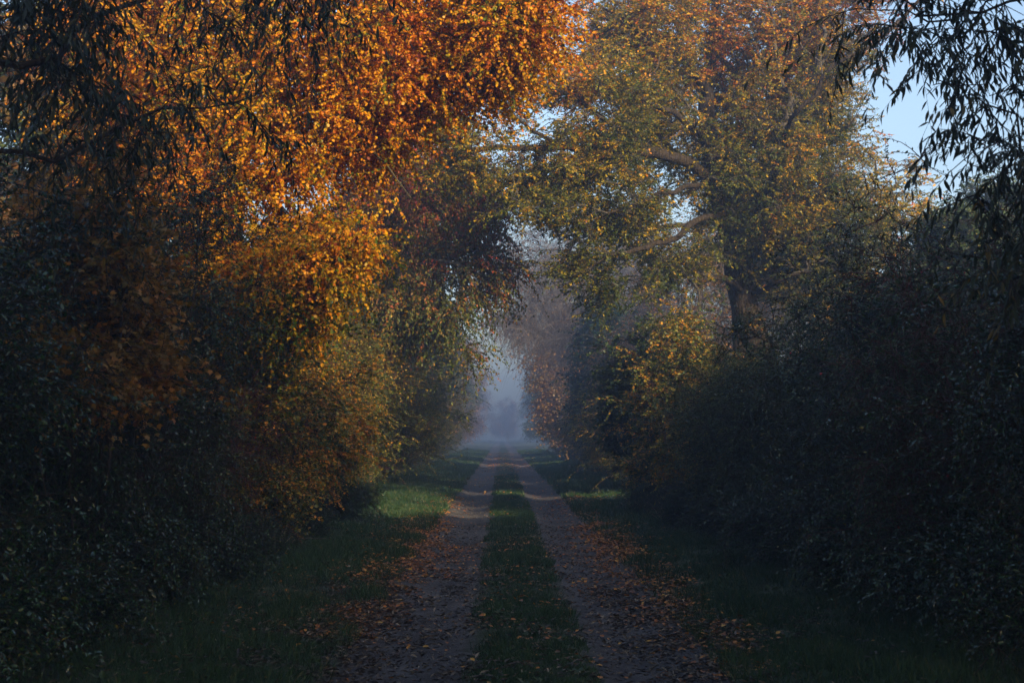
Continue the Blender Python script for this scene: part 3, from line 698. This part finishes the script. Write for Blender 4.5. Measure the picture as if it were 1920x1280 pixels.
def build_hornbeam():
    D_ = 76
    root = thing('hornbeam_tree', 'misty orange brown tree on the right side where the track fades', 'tree', base(4.6, D_))
    limbs = [[base(4.6, D_), P(1085, 740, D_), P(1070, 660, D_), P(1060, 560, D_)],
             [P(1085, 740, D_), P(1040, 690, D_), P(990, 660, D_)], [P(1075, 700, D_), P(1030, 640, D_), P(970, 610, D_), P(930, 600, D_)],
             [P(1090, 760, D_), P(1130, 690, D_), P(1150, 620, D_)]]
    bl = [pblob(1040, 770, D_, 55, 60, 2, 1.2), pblob(1030, 690, D_, 75, 60, 2, 1), pblob(990, 640, D_, 60, 50, 2, .7), pblob(940, 600, D_, 50, 40, 1.6, .3), pblob(1100, 640, D_, 80, 80, 2.2, .8), pblob(1100, 760, D_, 70, 80, 2, 1)]
    cl = blob_points(bl, 560, np.random.default_rng(54), .5, .38)
    return plant(root, limbs, cl, .2, (M['bark'], M['stem'], M['rust']), 'round', .12, 8, 1.0, 7, droop=.2, seed=54, hang=.2, tone_mid=.45, spread=.4, bare=.15, tw_r=.008) or root
orange1 = build_hornbeam()
orange1.location.x += .65
oak_far = tree_proto('oak_tree', 'smaller hazy oak rising behind the right hedge near the open sky', 11.6, 42, 9.2, 3.6, (M['oakbark'], M['bark'], M['oak']), 'oak', .14, 620, 55, .55, clear=.4, R0=.25, tw_r=.006)
gtree = tree_proto('ash_tree', 'green grey misty tree behind the red cherry', -4.6, 47, 10.5, 3.4, (M['bark'], M['stem'], M['green']), 'oval', .14, 900, 56, .6, clear=.2, R0=.22, tl=.8, tw_r=.008)

r = np.random.default_rng(77)
gl = 'misty shrubs lining the left side of the track'; gr_ = 'misty shrubs lining the right side of the track'
for i, (x, y, s) in enumerate([(-3.7, 36, 1.0), (-3.9, 42.5, 1.05), (-4.2, 50, 1.05), (-4.4, 58, 1.1), (-4.6, 67, 1.1), (-4.7, 77, 1.15)]):
    dup(h_l, base(x, y), r.random() * 6, (s, s, s * r.uniform(.75, 1.0)),
        ['brown green bush just past the red cherry on the left', 'second bush past the red cherry on the left', 'rounded hazy bush where the left verge narrows',
         'fading bush on the left in the mist', 'grey bush deep in the left mist', 'palest bush before the left row dissolves in mist'][i], gl)
for i, (x, y, s) in enumerate([(3.9, 36, .95), (4.4, 41, .9), (4.3, 46.5, .8), (4.6, 58, 1.0), (4.9, 65, 1.1)]):
    dup(h_l, base(x, y), r.random() * 6, (s, s, s * r.uniform(.7, .9)),
        ['olive bush behind the orange bush on the right', 'dull green bush in front of the dark holly', 'low bush hugging the dark holly on its near side',
         'hazy yellow brown bush behind the dark holly', 'misty bush at the foot of the orange brown tree'][i], gr_)
for i, (x, y, s, src, lb) in enumerate([
        (-6.1, 60, 1.0, orange1, 'pale rusty tree hanging over the left of the misty opening'),
        (-5.4, 78, 1.0, gtree, 'grey leafy tree further back on the left in mist'),
        (6.5, 92, 1.0, orange1, 'faint brown tree on the right deep in the mist'),
        (-6.3, 98, 1.0, orange1, 'faint round tree on the left deep in the mist'),
        (-5.6, 84, 1.0, bare1, 'faint bare tree arching over the misty opening from the left'),
        (7.6, 78, 1.05, bare1, 'bare grey tree behind the nearer bare tree'),
        (9.5, 52, .95, bare1, 'bare grey tree seen through the gaps left of the oak trunk'),
        (6.6, 56, 1.0, rust1, 'second thin red leaved tree left of the oak trunk'),
        (5.8, 116, 1.1, gtree, 'ghostly tree on the right near the end of the track'),
        (-5.6, 120, 1.1, gtree, 'ghostly tree on the left near the end of the track'),
        (-7.5, 40, .95, rust1, 'thin reddish tree half hidden behind the cherry'),
        (-8.5, 28, 1.0, gtree, 'tall green tree behind the orange tree on the left'),
        (-8.5, 19, .9, orange1, 'rusty tree behind the left hedge under the orange crown'),
        (10.2, 31, .62, gtree, 'green tree behind the right hedge beside the oak'),
        (7.6, 23, .40, oak_far, 'small green gold tree peeking over the right hedge'),
        (9.8, 15, (.6, .6, .76), gtree, 'unseen slim tree behind the right hedge, added to shade the left verge'),  # added out of frame to shade the sunlit patch on the left verge
        (8.8, 11, .74, gtree, 'unseen tree behind the near right hedge, added to shade the left verge'),  # out of view, added to keep sun off the left verge
        (10.2, 20.5, .68, gtree, 'unseen tree behind the right hedge, added to shade the track'),  # out of view, added to shade the track further on
        (13.5, 38, .8, gtree, 'misty green tree far behind the right hedge past the oak'),
        (7.6, 100, 1.0, orange1, 'faint brown tree behind the right row deep in mist'),
        (8.2, 130, 1.1, gtree, 'ghostly tree behind the right row near the end of the track'),
        (7.8, 17, .42, gtree, 'dark young tree behind the right hedge at the edge')]):
    dup(src, base(x, y), i * 1.3, s, lb)
gf = 'far trees dissolving in the mist'
for i, (x, y) in enumerate([(-5.2, 145), (6.8, 142), (-5.4, 172), (6.5, 168), (-6, 265), (7, 260), (1.5, 330), (-9, 300), (10, 290)]):
    dup([orange1, gtree][i % 2], base(x, y), i * 2.1, 1.15, 'barely visible grey tree where the track ends in mist', gf)
for i, (x, y) in enumerate([(-5.0, 90), (-5.0, 105), (-5.0, 122), (4.9, 84), (4.9, 100), (4.9, 118)]):
    dup(h_l, base(x, y), i * 1.7, 1.1, 'barely visible low bush on the left deep in mist' if x < 0 else 'barely visible low bush on the right deep in mist', 'low bushes dissolving in the mist on the left' if x < 0 else 'low bushes dissolving in the mist on the right')

# ================================================================== WILLOWS beside the camera
def shoots(root_org, starts, dirs, seed, leafn=26, L=1.1): pass

def build_willow(side):
    r = np.random.default_rng(60 + side)
    if side < 0:
        lb = 'dark willow with hanging narrow leaves and a thick limb at upper left'
        bx, by = -5.0, 3.8
        limbs = [[base(bx, by), (-4.9, 3.9, 1.5), (-4.7, 4.2, 3.0), (-4.6, 4.2, 5.5), (-4.4, 3.5, 9)],
                 [(-4.8, 4.1, 2.4), (-3.9, 5.8, 3.1), P(0, 95, 7.6), P(110, 35, 7.9), P(240, -40, 8.3), P(480, -140, 9), P(700, -160, 9.6)],
                 [(-4.7, 4.2, 3.2), (-3.8, 6.6, 3.3), P(60, 330, 8.6), P(200, 260, 8.9), P(350, 243, 9.2), P(460, 205, 9.4)],
                 [(-4.6, 4.2, 5.0), (-3.2, 7, 5.4), P(300, -180, 9.5), P(520, -90, 10), P(660, -20, 10.3)],
                 [(-4.5, 4, 7), (-2, 4, 8.2), (0, 5, 8.5)], [(-4.6, 4, 5.8), (-3.6, 7, 6.8), (-3.0, 11, 7.2)], [(-4.6, 4, 5), (-4, 0, 7), (-3, -3, 8)]]
        bl = [pblob(110, 60, 8.2, 170, 110, .9, 2.0), pblob(330, 60, 9, 170, 90, .9, 1.1), pblob(560, 40, 10, 160, 70, .9, .8), pblob(130, 210, 8.8, 180, 110, .8, 1.2),
              pblob(380, 190, 9.3, 130, 90, .6, .9), pblob(60, 420, 8.4, 110, 110, .5, .9), pblob(540, -60, 9.8, 240, 90, 1.2, 1.2),
              (-3.4, 2.5, 7.5, 2.8, 4.5, 2.2, 1.0), (-3.0, 8, 7.0, 2.2, 4.6, 1.0, 1.4)]  # last blob: out-of-view crown overhead, added to block skylight
        ncl = 760
    else:
        lb = 'black silhouetted willow branches hanging at upper right against the sky'
        bx, by = 5.4, 2.6
        limbs = [[base(bx, by), (5.3, 2.8, 1.6), (5.1, 3, 3.4), (5, 3, 6), (4.8, 2.5, 9.5)],
                 [(5.2, 3, 3.2), (4.4, 5.4, 4.0), P(1930, 15, 7.6), P(1800, -15, 7.9), P(1680, -60, 8.2)],
                 [(5.2, 2.9, 2.6), (4.4, 5.2, 2.7), P(1990, 600, 7.6), P(1860, 515, 8), P(1770, 470, 8.3)],
                 [(5.1, 3, 4.4), (4.2, 6, 4.6), P(1950, -40, 8.2), P(1850, 40, 8.4), P(1740, 35, 8.6), P(1640, 30, 8.8)],
                 [(5.1, 3, 3.6), (4.3, 5.6, 3.9), P(1990, 140, 7.8), P(1880, 160, 8), P(1790, 125, 8.2), P(1710, 135, 8.4)],
                 [(5.2, 3, 3.0), (4.3, 5.6, 3.3), P(1990, 330, 7.8), P(1900, 250, 8.1), P(1820, 210, 8.3), P(1750, 225, 8.4)],
                 [(5, 3, 7), (2.5, 3.5, 8.4), (.5, 4.5, 8.8)], [(5, 3, 5.2), (3.4, 4, 6.2), (1.0, 4.6, 6.8)], [(5, 3, 5), (4.5, -1, 7), (4, -4, 8)]]
        bl = [pblob(1890, 40, 8, 120, 70, .7, 1.4), pblob(1700, 10, 8.6, 140, 50, .6, 1.6), pblob(1800, 80, 8.3, 90, 60, .5, .2), pblob(1740, 200, 8.3, 80, 80, .4, .16), pblob(1890, 250, 8, 70, 140, .5, .9), pblob(1800, 340, 8.1, 90, 60, .5, .4),
              pblob(1900, 420, 7.9, 80, 110, .5, 1.4), pblob(1800, 490, 8.1, 70, 50, .4, .9), pblob(1580, -20, 8.8, 120, 40, .5, 1.6),
              (3.4, 1.5, 6.6, 2.8, 4.2, 1.8, 1.0), (1.2, 3.5, 6.6, 2.4, 3.0, .9, 1.6)]  # last blob: unseen canopy over the lane, added to cut skylight
        ncl = 900
    root = thing('willow_tree', lb, 'tree', base(bx, by))
    cl = blob_points(bl, ncl, r, .4, .42, 1.6)
    plant(root, limbs, cl, .12, (M['stem'], M['stem'], M['willow']), 'willow', .088, 5, .55, 17, droop=.35 if side > 0 else .45, up=.05, seed=60 + side, hang=.85, tone_mid=.42, spread=.5, step=.3, rt=.004, lw=1.25)
    return root
build_willow(-1); build_willow(1)

# ---- tall trees behind the camera that keep the near track in shade
s1 = tree_proto('sycamore_tree', 'tall broad tree behind the viewer shading the near track', 7.5, -8, 15.0, 6.0, (M['bark'], M['stem'], M['shade']), 'maple', .26, 1100, 91, clear=.15, R0=.3, leaves=7, twigs=6, tl=.8, tw_r=.008, lobes=14, low=1.6)
dup(s1, base(15, -6), 2.0, 1.0, 'tall broad tree behind the viewer beyond the right hedge')
dup(s1, base(-8.5, -2.5), 4.0, .95, 'unseen broad tree behind the viewer on the left, set to block skylight')  # unseen, moved up beside the camera to block skylight on the near lane
dup(s1, base(10.5, -1), 3.2, (.9, .9, .72), 'unseen broad tree behind the right willow, added to block skylight')  # added out of view against skylight, kept low to let the sun pass
dup(s1, base(20, -1), 5.2, .95, 'tall broad tree far right of the viewer')
dup(s1, base(1.0, -13), 1.0, 1.08, 'tall broad tree behind the viewer over the track')

# ================================================================== small things on the verge
def stick(label, pts, rad, seed):
    pts = resample(pts, .12); r = np.random.default_rng(seed)
    pts[1:-1] += r.normal(size=pts[1:-1].shape) * .008
    V, L, S = sweep_batch(pts[None], np.linspace(rad, rad * .35, len(pts))[None], 6)
    o = mesh_obj('fallen_branch', V, L, S, M['bark'], None, True); o['label'] = label; o['category'] = 'branch'
def gp(x, y, dz): return (x, y, float(gz(x, y)) + dz)
stick('thin dark fallen branch poking from the left hedge onto the verge', [gp(-3.4, 18.2, .05), gp(-2.9, 18.4, .12), gp(-2.3, 18.9, .16)], .018, 1)
def tuft(label, x, y, n, h, seed):
    r = np.random.default_rng(seed)
    X = x + r.normal(size=n) * .13; Y = y + r.normal(size=n) * .13
    ax = np.stack([(X - x) * 2.6 + r.normal(size=n) * .25, (Y - y) * 2.6 + r.normal(size=n) * .25, np.ones(n)], 1)
    nm = np.stack([r.normal(size=n), r.normal(size=n), np.zeros(n)], 1)
    o = scatter('grass_tuft', 'blade', np.stack([X, Y, gz(X, Y)], 1), ax, nm, h * (.5 + .7 * r.random(n)), r.random(n), M['dry'], wid=np.full(n, .28))
    o['label'] = label; o['category'] = 'grass tuft'; o['group'] = 'dry grass tufts along the hedge foot'
tuft('pale dry grass tuft at the foot of the rosehip bush', -3.05, 15.2, 90, .55, 1)
tuft('straw coloured grass tuft between the left verge and the yellow bush', -2.95, 17.0, 80, .5, 2)
tuft('dry reddish grass tuft below the orange bush on the right', 2.95, 27.5, 120, .6, 3)
tuft('pale grass tuft on the right verge before the oak', 3.0, 24.5, 80, .45, 4)

# ================================================================== HAZE, SKY, SUN, CAMERA
def haze(density):
    x0, x1, y0, y1, z0, z1 = -235, 235, -52, 425, -1.6, 18.5
    V = [(x, y, z) for z in (z0, z1) for y in (y0, y1) for x in (x0, x1)]
    F = [(0, 2, 3, 1), (4, 5, 7, 6), (0, 1, 5, 4), (2, 6, 7, 3), (0, 4, 6, 2), (1, 3, 7, 5)]
    m, nt, out = new_mat('morning_mist')
    v = nt.nodes.new('ShaderNodeVolumePrincipled')
    v.inputs['Color'].default_value = (.34, .44, .65, 1)
    v.inputs['Density'].default_value = density
    v.inputs['Anisotropy'].default_value = 0.5
    nt.links.new(v.outputs[0], out.inputs['Volume'])
    o = mesh_obj('haze', V, np.array(F).ravel(), np.full(6, 4), m); o['kind'] = 'stuff'
    o['label'] = 'blue grey morning mist filling the lane'; o['category'] = 'mist'
haze(0.0062)

EL, AZ = R(22), R(149)          # azimuth clockwise from +Y: the sun stands behind and to the right
S = np.array([math.sin(AZ) * math.cos(EL), math.cos(AZ) * math.cos(EL), math.sin(EL)])
w = bpy.data.worlds.new('World'); bpy.context.scene.world = w; w.use_nodes = True
nt = w.node_tree; nt.nodes.clear()
sky = nt.nodes.new('ShaderNodeTexSky'); sky.sky_type = 'NISHITA'; sky.sun_disc = False
sky.sun_elevation = EL; sky.sun_rotation = AZ; sky.air_density = 1.0; sky.dust_density = 2.2; sky.ozone_density = 0.8
bg = nt.nodes.new('ShaderNodeBackground'); bg.inputs[1].default_value = 0.15
wo = nt.nodes.new('ShaderNodeOutputWorld')
nt.links.new(sky.outputs[0], bg.inputs[0]); nt.links.new(bg.outputs[0], wo.inputs[0])
from mathutils import Vector
sl = bpy.data.lights.new('sun', 'SUN'); sl.energy = 5.0; sl.angle = R(.6); sl.color = (1.0, .81, .50)
so = bpy.data.objects.new('sun', sl); C.objects.link(so)
so.rotation_euler = Vector(-S).to_track_quat('-Z', 'Y').to_euler(); so.location = (20, -30, 30)

cam = bpy.data.cameras.new('camera'); cam.lens = 50; cam.sensor_width = 36; cam.clip_start = .1; cam.clip_end = 2000
cam.dof.use_dof = True; cam.dof.focus_distance = 26; cam.dof.aperture_fstop = 6.3
co = bpy.data.objects.new('camera', cam); C.objects.link(co)
co.location = (0, 0, EYE)
co.rotation_euler = (R(90) + math.atan(175 / FP), 0, -math.atan(20 / FP))
sc = bpy.context.scene; sc.camera = co
sc.view_settings.view_transform = 'Standard'; sc.view_settings.look = 'None'; sc.view_settings.gamma = 1
sc.view_settings.exposure = 1.12
cy = sc.cycles
cy.max_bounces = 5; cy.diffuse_bounces = 3; cy.glossy_bounces = 2; cy.transmission_bounces = 3; cy.volume_bounces = 1
cy.transparent_max_bounces = 4
cy.use_denoising = True
print('objects', len(bpy.data.objects), 'polys', sum(len(m.polygons) for m in bpy.data.meshes))
